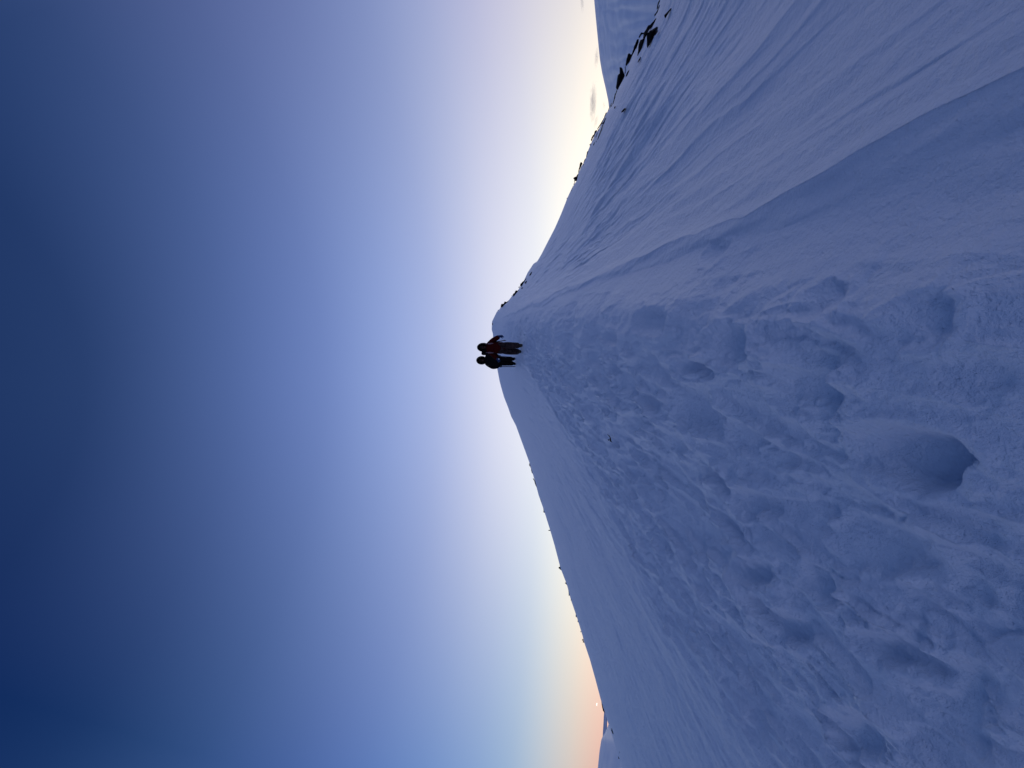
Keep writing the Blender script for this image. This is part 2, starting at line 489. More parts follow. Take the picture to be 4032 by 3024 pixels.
# ------------------------------------------------------------------ land beyond the ridge
va = np.linspace(-math.pi, math.pi, 181)
vr = np.concatenate([[1.0], np.geomspace(100, 70000, 60)])
A2, R2 = np.meshgrid(va, vr)
X, Y = np.sin(A2) * R2, np.cos(A2) * R2
Z = -430 + 60 * pn(X / 900, Y / 900, 3) + 25 * pn(X / 300, Y / 300, 6)
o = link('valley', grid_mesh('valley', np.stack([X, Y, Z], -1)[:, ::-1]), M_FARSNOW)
tag(o, kind='structure')


def far_relief(name, pts, a_lo, a_hi, r0, Rr, r1, H0, na, nr, amp, seed, gully):
    """a snowy relief whose crest follows pts (photograph pixels) at distance Rr"""
    pr = sorted(paz_t(*p) for p in pts)
    a = np.linspace(R(a_lo), R(a_hi), na)
    S = np.interp(a, [q[0] for q in pr], [q[1] for q in pr])
    r = np.linspace(r0, r1, nr)
    Ag, Rg = np.meshgrid(a, r)
    Sg = np.broadcast_to(S, Ag.shape)
    h = Sg * Rg - H0 * (1 - Rg / Rr) ** 2 - 0.5 * np.maximum(Rg - Rr, 0) ** 2 / Rr
    k = 1 - sst(0.75, 1.0, Rg / Rr)
    Xg, Yg = np.sin(Ag) * Rg, np.cos(Ag) * Rg
    L = Rr * 0.04
    h = h + amp * k * (pn(Xg / L, Yg / L, seed) + 0.5 * pn(Xg / L * 2.7, Yg / L * 2.7, seed + 1))
    gv = pn(Ag * gully + 0.6 * pn(Xg / L / 2, Yg / L / 2, seed + 4), Rg / Rr * 2.0, seed + 2)
    h = h - amp * 0.55 * k * np.maximum(0.25 - np.abs(gv), 0) / 0.25
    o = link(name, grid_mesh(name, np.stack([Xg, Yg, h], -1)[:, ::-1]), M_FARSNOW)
    tag(o, kind='structure')
    return o


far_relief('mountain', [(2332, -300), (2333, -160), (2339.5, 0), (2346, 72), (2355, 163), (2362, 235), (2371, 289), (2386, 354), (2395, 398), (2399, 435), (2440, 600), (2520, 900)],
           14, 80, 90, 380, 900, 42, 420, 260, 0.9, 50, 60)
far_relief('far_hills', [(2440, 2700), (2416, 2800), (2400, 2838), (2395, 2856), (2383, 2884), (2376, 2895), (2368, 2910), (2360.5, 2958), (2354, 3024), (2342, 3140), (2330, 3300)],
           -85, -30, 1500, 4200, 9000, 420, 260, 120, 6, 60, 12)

# ------------------------------------------------------------------ rocks on the ridge
GR = 'dark rocks poking out of the snow along the ridge'
Z1, Z2, Z3, Z4, Z5 = (2400, 0, 7.373), (2380, 200, 6.635), (2240, 400, 6.911), (2190, 600, 8.293), (1930, 1040, 6.38)
Z6, Z7, Z8 = (2060, 1780, 4.74), (2180, 2200, 4.74), (2250, 2500, 3.167)
CHIP_R = 'tiny dark rock chip in the snow of the right-hand skyline'
CHIP_L = 'tiny dark rock chip on the bare left-hand skyline'
ROCKS = [
    ('thin curved dark rock rib at the photo edge, uppermost of the outcrop strip', Z1, [(1440, 10), (1475, 0), (1430, 90), (1405, 180), (1395, 270), (1370, 275), (1383, 170), (1405, 90)]),
    ('slender dark rock sliver between the curved rib and the forked rock', Z1, [(1503, 92), (1460, 190), (1430, 250), (1405, 270), (1438, 160)]),
    ('forked dark rock with a thin tail below the curved rib', Z1, [(1502, 195), (1465, 270), (1430, 330), (1395, 412), (1382, 345), (1340, 425), (1300, 485), (1303, 425), (1345, 380), (1385, 310), (1410, 265), (1440, 240)]),
    ('dark wedge shaped rock cut straight along the near snow edge', Z1, [(1825, 195), (1740, 340), (1620, 532), (1600, 505), (1588, 440), (1620, 410), (1720, 310)]),
    ('long winding dark rock ledge running down the outcrop strip', Z1, [(1355, 515), (1343, 580), (1255, 670), (1185, 740), (1140, 810), (1105, 900), (1065, 960), (1035, 1030), (1035, 1100), (1000, 1170), (935, 1245), (905, 1340), (930, 1370), (998, 1315), (995, 1370), (870, 1560), (815, 1630), (806, 1600), (828, 1480), (840, 1300), (888, 1185), (930, 1225), (985, 1140), (993, 1020), (1000, 960), (1040, 880), (1095, 810), (1125, 735), (1180, 720), (1270, 620)]),
    ('small dark hooked rock on the snow lump left of the winding ledge', Z1, [(920, 940), (990, 950), (1020, 925), (1030, 955), (990, 988), (930, 995), (875, 1080), (852, 1115), (850, 1060), (890, 990)]),
    ('smooth dark elongated boulder leaning beside the winding ledge', Z1, [(820, 1132), (852, 1140), (848, 1200), (837, 1290), (800, 1370), (750, 1440), (700, 1540), (655, 1659), (615, 1659), (655, 1540), (690, 1440), (710, 1350), (760, 1240), (790, 1160)]),
    ('broad dark rock with two arms enclosing a snow pocket', Z1, [(1552, 638), (1520, 705), (1470, 755), (1430, 748), (1315, 840), (1275, 930), (1258, 1000), (1262, 1130), (1097, 1402), (1083, 1330), (1078, 1000), (1095, 940), (1103, 1145), (1150, 1120), (1168, 1060), (1163, 930), (1140, 918), (1250, 850), (1400, 758), (1490, 690)]),
    ('short dark sliver of rock just right of the two armed rock', Z1, [(1417, 860), (1395, 930), (1325, 1033), (1327, 970), (1370, 908)]),
    ('rounded dark boulder with a long pointed foot above the horned rock', Z2, [(640, 62), (672, 78), (692, 118), (745, 80), (780, 0), (755, 100), (713, 190), (662, 280), (612, 350), (560, 408), (552, 360), (572, 230), (598, 150), (608, 90)]),
    ('hair thin dark rock seam below the rounded boulder', Z2, [(556, 395), (552, 470), (553, 570), (525, 625), (540, 550), (532, 430)]),
    ('leaf shaped dark rock right of the horned rock', Z2, [(692, 460), (655, 545), (612, 625), (553, 695), (560, 640), (600, 550), (650, 488)]),
    ('narrow spindle shaped dark rock on open snow right of the rounded boulder', Z2, [(957, 155), (943, 220), (868, 325), (872, 280), (907, 210), (938, 162)]),
    ('largest dark rock of the ridge, with a horn and ragged lower teeth', Z2, [(398, 418), (430, 435), (457, 440), (477, 480), (502, 560), (532, 650), (552, 720), (572, 790), (557, 830), (527, 850), (512, 920), (480, 980), (466, 960), (470, 885), (440, 872), (432, 930), (407, 985), (412, 1040), (400, 1108), (386, 1090), (382, 1000), (370, 1012), (320, 1018), (298, 960), (313, 880), (328, 760), (348, 640), (398, 590), (398, 500)]),
    ('jagged dark rock rib trailing from the foot of the horned rock', Z2, [(320, 1018), (335, 1040), (305, 1110), (290, 1150), (285, 1230), (270, 1290), (263, 1350), (237, 1400), (220, 1392), (226, 1330), (243, 1280), (258, 1190), (270, 1130), (298, 1090)]),
    ('thin dark stone edge where the far mountain meets the ridge', Z2, [(193, 1348), (183, 1390), (115, 1520), (102, 1552), (88, 1582), (95, 1540), (162, 1400)]),
    ('second thin dark stone edge next to the meeting point with the far mountain', Z2, [(218, 1358), (203, 1420), (153, 1532), (138, 1527), (177, 1430)]),
    ('small dark chip of rock between the jagged rib and the lone oval rock', Z2, [(293, 1437), (288, 1470), (267, 1512), (252, 1507), (258, 1470)]),
    ('lone oval dark rock lying out on the open snow below the ridge', Z2, [(548, 1487), (545, 1530), (503, 1583), (450, 1618), (437, 1600), (458, 1560), (508, 1510)]),
    ('long dark skyline rock in front of the grey cloud streak', Z3, [(1012, 285), (1048, 330), (1032, 367), (1003, 392), (977, 442), (927, 532), (893, 602), (863, 652), (817, 712), (780, 762), (770, 747), (797, 695), (848, 635), (890, 560), (956, 440), (988, 375), (997, 318)]),
    ('dark bent rock just inside the long skyline rock', Z3, [(1050, 455), (1032, 477), (1003, 502), (973, 562), (938, 622), (915, 615), (885, 605), (950, 545), (982, 458), (1010, 437)]),
    ('thin dark rock seam slanting down from the bent rock', Z3, [(922, 618), (938, 630), (905, 730), (845, 910), (775, 1058), (776, 1030), (835, 860), (885, 720)]),
    ('small dark rock tooth between the two slanting seams', Z3, [(800, 755), (823, 748), (818, 790), (797, 828), (782, 800)]),
    ('short dark seam of rock left of the long slanting seam', Z3, [(775, 828), (784, 850), (760, 930), (748, 988), (722, 970), (742, 920)]),
    ('knobbly dark rock breaking the skyline against the brightest sky', Z3, [(738, 783), (772, 773), (758, 830), (723, 892), (683, 952), (643, 1002), (618, 1085), (603, 1060), (596, 1033), (612, 1010), (617, 970), (648, 920), (698, 880), (702, 820), (712, 793)]),
    (CHIP_R, Z3, [(588, 1138), (602, 1150), (577, 1213), (567, 1190), (557, 1168)]),
    ('dark club shaped rock on the bright skyline with a thin tail', Z3, [(530, 1328), (548, 1365), (513, 1400), (498, 1430), (485, 1495), (503, 1512), (482, 1533), (467, 1500), (487, 1400), (492, 1365)]),
    ('dark ragged rock right above the paired skyline boulders', Z3, [(472, 1548), (478, 1580), (443, 1622), (405, 1659), (395, 1659), (417, 1600), (438, 1553)]),
    (CHIP_R, Z3, [(748, 1058), (754, 1075), (735, 1103), (730, 1090)]),
    (CHIP_R, Z3, [(708, 1108), (688, 1160), (667, 1198), (660, 1170), (690, 1118)]),
    ('tall dark boulder tapering to a point, upper of the paired skyline boulders', Z4, [(810, 313), (837, 325), (862, 375), (832, 400), (827, 450), (792, 520), (752, 580), (732, 660), (718, 695), (716, 640), (736, 540), (762, 450), (767, 390), (782, 340)]),
    ('beaked dark boulder, lower of the paired skyline boulders', Z4, [(740, 683), (758, 700), (783, 735), (757, 762), (752, 790), (702, 850), (667, 945), (650, 932), (602, 952), (577, 955), (597, 905), (562, 860), (572, 825), (608, 798), (658, 788), (667, 760), (697, 715), (718, 688)]),
    ('thin dark spur of rock under the beaked boulder', Z4, [(602, 950), (608, 990), (583, 1072), (565, 1050), (585, 990)]),
    ('small dark triangular rock right of the tall pointed boulder', Z4, [(890, 368), (923, 388), (882, 465), (867, 450), (887, 410)]),
    (CHIP_R, Z4, [(547, 1092), (560, 1105), (548, 1133), (534, 1120)]),
    (CHIP_R, Z4, [(540, 1150), (550, 1160), (540, 1188), (526, 1175)]),
    (CHIP_R, Z4, [(506, 1228), (516, 1240), (507, 1262), (495, 1250)]),
    ('lone dark spike on the smooth bright skyline', Z4, [(340, 1473), (352, 1490), (377, 1473), (355, 1555), (343, 1500)]),
    ('thin dark rock splinter, lowest end of the crag near the peak', Z5, [(1048, 185), (1053, 210), (1022, 262), (990, 297), (985, 275), (1012, 225)]),
    ('long ragged dark crag on the shoulder right of the peak', Z5, [(982, 307), (963, 340), (922, 392), (883, 433), (853, 483), (818, 533), (772, 570), (752, 552), (757, 520), (782, 500), (777, 483), (808, 488), (812, 458), (848, 428), (898, 388), (937, 338)]),
    ('small dark rock just inside the long ragged crag', Z5, [(923, 412), (918, 442), (882, 493), (865, 487), (877, 448)]),
    (CHIP_R, Z5, [(743, 557), (738, 580), (722, 613), (712, 570)]),
    (CHIP_R, Z5, [(832, 582), (793, 627), (776, 617), (797, 593)]),
    ('spiky dark crag with two points on the skyline, middle of the peak rocks', Z5, [(773, 638), (768, 662), (743, 683), (702, 703), (667, 723), (652, 762), (622, 768), (608, 802), (602, 823), (578, 803), (572, 780), (598, 768), (567, 765), (577, 750), (608, 748), (637, 708), (652, 655), (682, 690), (698, 658), (738, 638)]),
    ('curling dark rock with a hook and two horns, nearest the peak', Z5, [(512, 907), (516, 930), (492, 953), (472, 968), (442, 973), (422, 993), (382, 988), (343, 1018), (328, 1028), (372, 1050), (393, 1065), (382, 1083), (358, 1077), (347, 1048), (315, 1023), (292, 1023), (278, 1060), (263, 1095), (266, 1040), (282, 998), (328, 1008), (367, 978), (369, 938), (388, 945), (402, 968), (428, 958), (437, 938), (473, 927), (488, 902)]),
    (CHIP_R, Z5, [(207, 1147), (243, 1138), (202, 1178), (186, 1166)]),
    ('small dark rock at the very top of the peak', Z5, [(50, 1478), (68, 1495), (92, 1530), (87, 1553), (60, 1533), (47, 1500)]),
    (CHIP_R, Z5, [(562, 777), (548, 803), (535, 793)]),
    (CHIP_L, Z6, [(117, 212), (133, 250), (127, 268), (112, 240)]),
    (CHIP_L, Z6, [(133, 262), (153, 290), (140, 298)]),
    ('thin dark rock line on the left skyline nearest the hikers', Z6, [(148, 307), (160, 340), (176, 380), (166, 393), (153, 350)]),
    (CHIP_L, Z6, [(186, 487), (214, 532), (195, 523)]),
    ('narrow dark rock seam on the upper left skyline', Z6, [(208, 527), (243, 580), (275, 685), (252, 650), (232, 610)]),
    (CHIP_L, Z6, [(318, 877), (344, 917), (335, 928)]),
    ('small forked dark rock on the left skyline above the thin spike', Z6, [(376, 1047), (393, 1080), (409, 1123), (395, 1128), (378, 1117), (383, 1095)]),
    ('thin pale dark spike sticking straight out of the left skyline', Z6, [(472, 1457), (512, 1450), (516, 1468), (478, 1468)]),
    ('largest dark triangular rock on the left skyline', Z7, [(120, 130), (135, 165), (155, 224), (95, 172), (98, 160), (117, 153)]),
    ('smaller dark triangular rock below the largest one on the left skyline', Z7, [(236, 437), (251, 490), (213, 455)]),
    ('dark rock with a pointed tail on the left skyline under the two triangles', Z7, [(276, 572), (293, 640), (309, 662), (283, 685), (281, 640)]),
    (CHIP_L, Z7, [(327, 737), (344, 772), (320, 777)]),
    ('small square dark rock halfway down the left skyline', Z7, [(413, 1047), (432, 1052), (436, 1083), (416, 1087)]),
    (CHIP_L, Z7, [(451, 1147), (467, 1183), (448, 1180)]),
    (CHIP_L, Z7, [(503, 1347), (518, 1368), (501, 1370)]),
    ('dark pointed rock, upper of a close pair low on the left skyline', Z7, [(547, 1492), (560, 1532), (530, 1520)]),
    ('dark pointed rock, lower of a close pair low on the left skyline', Z7, [(555, 1528), (574, 1563), (545, 1558)]),
    ('long flat dark rock on the left skyline beside the pink sky', Z8, [(371, 818), (392, 870), (407, 920), (428, 993), (393, 946), (377, 870)]),
    ('curved dark rock lying inside the snow near the far left hill', Z8, [(503, 1142), (513, 1185), (534, 1230), (530, 1244), (509, 1226), (497, 1190)]),
    (CHIP_L, Z8, [(596, 1452), (606, 1462), (604, 1478)]),
    (CHIP_L, Z8, [(585, 1512), (600, 1550), (583, 1541)]),
]


def rock(label, zz, pts):
    px = [(zz[0] + a / zz[2], zz[1] + b / zz[2]) for a, b in pts]
    cx = sum(p[0] for p in px) / len(px)
    cy = sum(p[1] for p in px) / len(px)
    if zz in (Z6, Z7):                                # the smallest ones: allow for the blur of the lens
        px = [(cx + (x - cx) * 1.25, cy + (y - cy) * 1.25) for x, y in px]
    a, r = ground_hit(cx, cy)
    d0 = pdir(cx, cy)
    fwd = Vector((d0.x, d0.y, 0)).normalized()
    dist = r / math.hypot(d0.x, d0.y)
    ctr = d0 * dist
    size = max(max(p[0] for p in px) - min(p[0] for p in px), max(p[1] for p in px) - min(p[1] for p in px)) * dist / F_PX
    wmin = min(max(p[0] for p in px) - min(p[0] for p in px), max(p[1] for p in px) - min(p[1] for p in px)) * dist / F_PX
    th = min(max(0.6 * wmin, 0.10), 0.7) if size < 2.5 else 0.7
    r -= th * 0.85
    ctr = d0 * (r / math.hypot(d0.x, d0.y))
    rg = random.Random(label + str(cx))
    outl = []
    n = len(px)
    for i in range(n):                                # subdivide the outline with a little roughness
        p, q = px[i], px[(i + 1) % n]
        outl.append(p)
        outl.append(((p[0] + q[0]) / 2 + rg.uniform(-.35, .35), (p[1] + q[1]) / 2 + rg.uniform(-.35, .35)))
    bm = bmesh.new()
    rings = []
    for off, ins in ((-1.0, 0.55), (-0.45, 0.86), (0.0, 1.0), (0.6, 0.9), (1.3, 0.6)):
        ring = []
        for (x, y) in outl:
            ax, ay = cx + (x - cx) * ins, cy + (y - cy) * ins
            dd = pdir(ax, ay)
            k = r / (dd.x * fwd.x + dd.y * fwd.y)
            v = dd * k + fwd * (off * th * rg.uniform(.75, 1.25))
            ring.append(bm.verts.new(v - ctr))
        rings.append(ring)
    m = len(outl)
    for A_, B_ in zip(rings, rings[1:]):
        for i in range(m):
            bm.faces.new((A_[i], A_[(i + 1) % m], B_[(i + 1) % m], B_[i]))
    f0 = bm.faces.new(rings[0][::-1])
    f1 = bm.faces.new(rings[-1])
    bmesh.ops.triangulate(bm, faces=[f0, f1])
    bmesh.ops.recalc_face_normals(bm, faces=bm.faces)
    me = bpy.data.meshes.new('rock')
    bm.to_mesh(me)
    bm.free()
    o = link('rock', me, M_ROCK, smooth=False)
    o.location = ctr
    tag(o, label, 'rock', GR)


for lb_, zz_, pts_ in ROCKS:
    rock(lb_, zz_, pts_)


def tube(bm, pts, rads, seg=8):
    rings = []
    pts = [Vector(p) for p in pts]
    for i, p in enumerate(pts):
        d = (pts[min(i + 1, len(pts) - 1)] - pts[max(i - 1, 0)]).normalized()
        a = d.orthogonal().normalized()
        b = d.cross(a)
        rings.append([bm.verts.new(p + (a * math.cos(2 * math.pi * k / seg) + b * math.sin(2 * math.pi * k / seg)) * rads[i]) for k in range(seg)])
    for A_, B_ in zip(rings, rings[1:]):
        for k in range(seg):
            bm.faces.new((A_[k], A_[(k + 1) % seg], B_[(k + 1) % seg], B_[k]))
    bm.faces.new(rings[0][::-1])
    bm.faces.new(rings[-1])


def bm_obj(name, bm, m, parent=None, smooth=True):
    bmesh.ops.recalc_face_normals(bm, faces=bm.faces)
    me = bpy.data.meshes.new(name)
    bm.to_mesh(me)
    bm.free()
    return link(name, me, m, parent, smooth)


# a bent twig lying on the trodden snow
a_, r_ = ground_hit(2424, 1722)
tx, ty = gxy(a_, r_)
tw = empty('twig', (tx, ty, slope_z(tx, ty)))
tag(tw, 'small bent dark twig lying on the trodden snow', 'twig')
bm = bmesh.new()
s_ = r_ / F_PX
tube(bm, [(10 * s_, 0.02, 0.07), (5 * s_, 0, 0.05), (0, 0, 0.035), (-6 * s_, 0, 0.03), (-14 * s_, -.01, 0.03), (-19 * s_, -.02, 0.005)], [.004, .006, .005, .008, .010, .003])
bm_obj('stem', bm, M_TWIG, tw)
bm = bmesh.new()
tube(bm, [(-6 * s_, 0, 0.03), (-9 * s_, -.03, 0.06), (-11 * s_, -.05, .05)], [.007, .006, .004])
bm_obj('side_shoot', bm, M_TWIG, tw)

# ------------------------------------------------------------------ hikers
M_RED = mat('red_fabric', (0.060, 0.0035, 0.003), 0.85, 0.06, noise=(14, (0.042, 0.0025, 0.0025)), bump=[(18, 0.006)])
M_BLACK = mat('black_fabric', (0.004, 0.004, 0.0045), 0.9, 0.06, noise=(14, (0.007, 0.0065, 0.007)), bump=[(18, 0.006)])
M_GREY = mat('grey_trousers', (0.060, 0.038, 0.034), 0.9, 0.06, noise=(10, (0.014, 0.010, 0.010)), bump=[(16, 0.006)])
M_GLOVE = mat('blue_glove', (0.010, 0.045, 0.14), 0.7, 0.2, noise=(40, (0.008, 0.03, 0.10)))
M_SKIN = mat('skin', (0.055, 0.026, 0.018), 0.6, 0.1, noise=(30, (0.045, 0.021, 0.015)))
M_HAIR = mat('hair', (0.02, 0.014, 0.01), 0.7, 0.2, noise=(60, (0.03, 0.02, 0.014)))
M_EYE = mat('eye', (0.02, 0.015, 0.015), 0.3, 0.5, noise=(80, (0.03, 0.02, 0.02)))
M_LIP = mat('lip', (0.24, 0.09, 0.08), 0.5, 0.3, noise=(80, (0.2, 0.08, 0.07)))
M_BOOT = mat('boot_leather', (0.022, 0.017, 0.012), 0.8, 0.15, noise=(20, (0.055, 0.043, 0.03)))
M_STEEL = mat('steel', (0.22, 0.23, 0.25), 0.4, 0.5, noise=(30, (0.3, 0.31, 0.33)))
M_STRAP = mat('pale_webbing', (0.24, 0.15, 0.16), 0.8, 0.1, noise=(60, (0.18, 0.11, 0.12)))
M_WHITE = mat('white_tag', (0.75, 0.76, 0.78), 0.6, 0.2, noise=(60, (0.7, 0.71, 0.74)))
M_PACK = mat('pack_fabric', (0.005, 0.005, 0.006), 0.9, 0.08, noise=(20, (0.009, 0.008, 0.009)), bump=[(20, 0.006)])
M_POLE = mat('dark_pole', (0.02, 0.022, 0.03), 0.45, 0.4, noise=(40, (0.03, 0.032, 0.04)))


def skin_obj(name, joints, bones, m, parent, root=0, sub=2):
    """joints: [(x, y, z, r) or (x, y, z, rx, ry)]; one continuous surface grown round the bones"""
    me = bpy.data.meshes.new(name)
    me.from_pydata([j[:3] for j in joints], bones, [])
    o = bpy.data.objects.new(name, me)
    C.objects.link(o)
    md = o.modifiers.new('skin', 'SKIN')
    md.use_smooth_shade = True
    layer = me.skin_vertices[0].data if me.skin_vertices else None
    if layer is None:
        bmx = bmesh.new()
        bmx.from_mesh(me)
        bmx.verts.layers.skin.verify()
        bmx.to_mesh(me)
        bmx.free()
        layer = me.skin_vertices[0].data
    for i, j in enumerate(joints):
        layer[i].radius = (j[3], j[4] if len(j) > 4 else j[3])
        layer[i].use_root = (i == root)
    s = o.modifiers.new('sub', 'SUBSURF')
    s.levels = sub
    s.render_levels = sub
    dg = bpy.context.evaluated_depsgraph_get()
    dg.update()
    me2 = bpy.data.meshes.new_from_object(o.evaluated_get(dg))
    me2.name = name
    bpy.data.objects.remove(o)
    bpy.data.meshes.remove(me)
    me2.materials.clear()
    return link(name, me2, m, parent)


def chain(*js):
    return list(js), [(i, i + 1) for i in range(len(js) - 1)]


def lathe_blob(name, c, rx, ry, rz, m, parent, zlo=-1.0, rag=0.0, seed=1, p=1.0):
    bm = bmesh.new()
    bmesh.ops.create_icosphere(bm, subdivisions=4, radius=1)
    rg = np.array([v.co for v in bm.verts])
    nz = pn(rg[:, 0] * 2.3 + seed, rg[:, 2] * 2.3 + rg[:, 1] * 1.7)
    for v, q in zip(bm.verts, nz):
        co = v.co.copy()
        co = Vector([math.copysign(abs(k) ** p, k) for k in co])
        co *= 1 + rag * float(q)
        co.z = max(co.z, zlo)
        v.co = Vector((co.x * rx, co.y * ry, co.z * rz)) + Vector(c)
    return bm_obj(name, bm, m, parent)


def glove(parent, wrist, hand_dir, palm_n, m, side, curl):
    """a five fingered glove: palm, four unequal bent fingers, a thumb from the side of the palm"""
    w = Vector(wrist)
    f = Vector(hand_dir).normalized()
    n = Vector(palm_n)
    n = (n - f * n.dot(f)).normalized()
    t = f.cross(n) * side                       # towards the thumb
    J, B = [], []

    def add(p, r):
        J.append((p.x, p.y, p.z, r))
        return len(J) - 1
    i0 = add(w - f * 0.05, 0.042)
    i1 = add(w, 0.036)
    i2 = add(w + f * 0.045, 0.040)
    B += [(i0, i1), (i1, i2)]
    for k, (off, ln) in enumerate(((0.030, 0.072), (0.010, 0.082), (-0.011, 0.076), (-0.031, 0.060))):
        base = w + f * 0.085 + t * off
        j = add(base, 0.014)
        B.append((i2, j))
        ang = 0.25 + 0.05 * k
        pos = base
        for seg in range(3):
            ang += curl * (0.5 + 0.15 * seg)
            pos = pos + (f * math.cos(ang) + n * math.sin(ang)) * (ln * (0.45, 0.32, 0.23)[seg])
            j2 = add(pos, 0.0125 - 0.0012 * seg)
            B.append((j, j2))
            j = j2
    tb = add(w + f * 0.03 + t * 0.040 + n * 0.008, 0.016)
    B.append((i2, tb))
    t1 = add(w + f * 0.062 + t * 0.060 + n * 0.022, 0.0145)
    t2 = add(w + f * 0.088 + t * 0.060 + n * (0.030 + 0.02 * curl), 0.012)
    B += [(tb, t1), (t1, t2)]
    J = [(*(w + (Vector(q[:3]) - w) * 1.2), q[3] * 1.3) for q in J]      # thick winter glove
    return skin_obj('glove', J, B, m, parent, 1, 1)


def boot(parent, ank, yaw, pitch, m, crampon=True):
    """boot with its ankle at ank; toe points towards -y, turned by yaw, tipped by pitch"""
    R_ = Matrix.Rotation(yaw, 3, 'Z') @ Matrix.Rotation(pitch, 3, 'X')
    a = Vector(ank)

    def q(x, y, z):
        v = a + R_ @ Vector((x, y, z))
        return (v.x, v.y, v.z)
    J = [(*q(0, .012, .13), .085), (*q(0, .005, .02), .078), (*q(0, .040, -.045), .068), (*q(0, -.05, -.048), .066), (*q(0, -.14, -.06), .064), (*q(0, -.20, -.068), .046)]
    o = skin_obj('boot', J, [(0, 1), (1, 2), (1, 3), (3, 4), (4, 5)], m, parent, 0, 2)
    bm = bmesh.new()
    ring = []
    for i in range(17):
        th = 2 * math.pi * i / 16
        ring.append(q(.046 * math.cos(th), -.075 + .135 * math.sin(th), -.104))
    tube(bm, ring, [.006] * 17, 6)
    for (sx_, sy_) in ((.04, .03), (-.04, .03), (.043, -.08), (-.043, -.08), (.03, -.17), (-.03, -.17)):
        tube(bm, [q(sx_, sy_, -.10), q(sx_ * 1.05, sy_, -.128)], [.006, .002], 6)
    bm_obj('crampon', bm, M_STEEL, o)
    return o


def person_body(p, S, m):
    """whole body as one skinned surface; S holds the joints"""
    J, B, ix = [], [], {}

    def add(k, r, ry=None):
        v = S[k]
        J.append((*v, r) if ry is None else (*v, r, ry))
        ix[k] = len(J) - 1
    add('pelvis', .13, .10)
    add('waist', .125, .095)
    add('chest', .15, .11)
    add('neck0', .07)
    add('neck', .052)
    add('jaw', .072, .075)
    add('skull', .083, .095)
    add('crown', .06, .07)
    for s in 'rl':
        add('sh' + s, .066)
        add('el' + s, .047)
        add('wr' + s, .032)
        add('hip' + s, .088)
        add('kn' + s, .062)
        add('an' + s, .045)
    for a, b in (('pelvis', 'waist'), ('waist', 'chest'), ('chest', 'neck0'), ('neck0', 'neck'), ('neck', 'jaw'), ('jaw', 'skull'), ('skull', 'crown')):
        B.append((ix[a], ix[b]))
    for s in 'rl':
        for a, b in (('chest', 'sh' + s), ('sh' + s, 'el' + s), ('el' + s, 'wr' + s), ('pelvis', 'hip' + s), ('hip' + s, 'kn' + s), ('kn' + s, 'an' + s)):
            B.append((ix[a], ix[b]))
    hd = Vector(S['skull'])
    J.append((hd.x, hd.y - .105, hd.z - .035, .013))            # nose
    B.append((ix['skull'], len(J) - 1))
    o = skin_obj('body', J, B, m, p, 0, 2)
    for s in (-1, 1):
        lathe_blob('eye', (hd.x + s * .032, hd.y - .088, hd.z - .005), .014, .010, .008, M_EYE, o)
    lathe_blob('mouth', (hd.x, hd.y - .084, hd.z - .085), .024, .008, .007, M_LIP, o)
    return o


def clothes(p, S, jm, tm, hm, bulk=1.0, hood=(.178, .18, .245)):
    J, B = chain((*S['pelvis'][:2], S['pelvis'][2] - .26, .265 * bulk, .205 * bulk), (*S['waist'], .255 * bulk, .19 * bulk), (*S['chest'], .265 * bulk, .20 * bulk), (*S['neck0'], .20, .17), (*S['neck'], .16, .15))
    for s in 'rl':
        i = len(J)
        e, w = Vector(S['el' + s]), Vector(S['wr' + s])
        J += [(*S['sh' + s], .135), (*S['el' + s], .112), (*(e.lerp(w, .92)), .082)]
        B += [(2, i), (i, i + 1), (i + 1, i + 2)]
    jk = skin_obj('jacket', J, B, jm, p, 0, 2)
    pv = Vector(S['pelvis'])
    J = [(*S['pelvis'], .18, .14)]
    B = []
    for s in 'rl':
        k, a, h = Vector(S['kn' + s]), Vector(S['an' + s]), Vector(S['hip' + s])
        i = len(J)
        J += [(*h, .150), (*(h.lerp(k, .5)), .160), (*k, .138), (*(k.lerp(a, .5)), .128), (*(k.lerp(a, .97)), .125)]
        B += [(0, i), (i, i + 1), (i + 1, i + 2), (i + 2, i + 3), (i + 3, i + 4)]
    skin_obj('trousers', J, B, tm, p, 0, 2)
    # hood: a shell open at the face
    c = Vector(S['skull']) + Vector((0, .015, .02))
    bm = bmesh.new()
    bmesh.ops.create_icosphere(bm, subdivisions=4, radius=1)
    kill = [v for v in bm.verts if v.co.y < -.72 and -.75 < v.co.z < .45 and abs(v.co.x) < .6]
    bmesh.ops.delete(bm, geom=kill, context='VERTS')
    for v in bm.verts:
        q = v.co
        wz = 1.0 + .10 * max(0, -q.z)
        v.co = Vector((q.x * hood[0] * wz, q.y * hood[1], q.z * hood[2] - .02 + (.02 if q.y > .3 else 0))) + c
    hd = bm_obj('hood', bm, hm, p)
    sd = hd.modifiers.new('thick', 'SOLIDIFY')
    sd.thickness = .012
    # hair at the brow
    lathe_blob('hair', tuple(Vector(S['skull']) + Vector((0, -.005, .03))), .092, .100, .085, M_HAIR, p, zlo=-.1)
    return jk


def place(name, hx, hy, a, label):
    p = empty(name, (hx, hy, slope_z(hx, hy) - .015), -a)
    return tag(p, label, 'person')


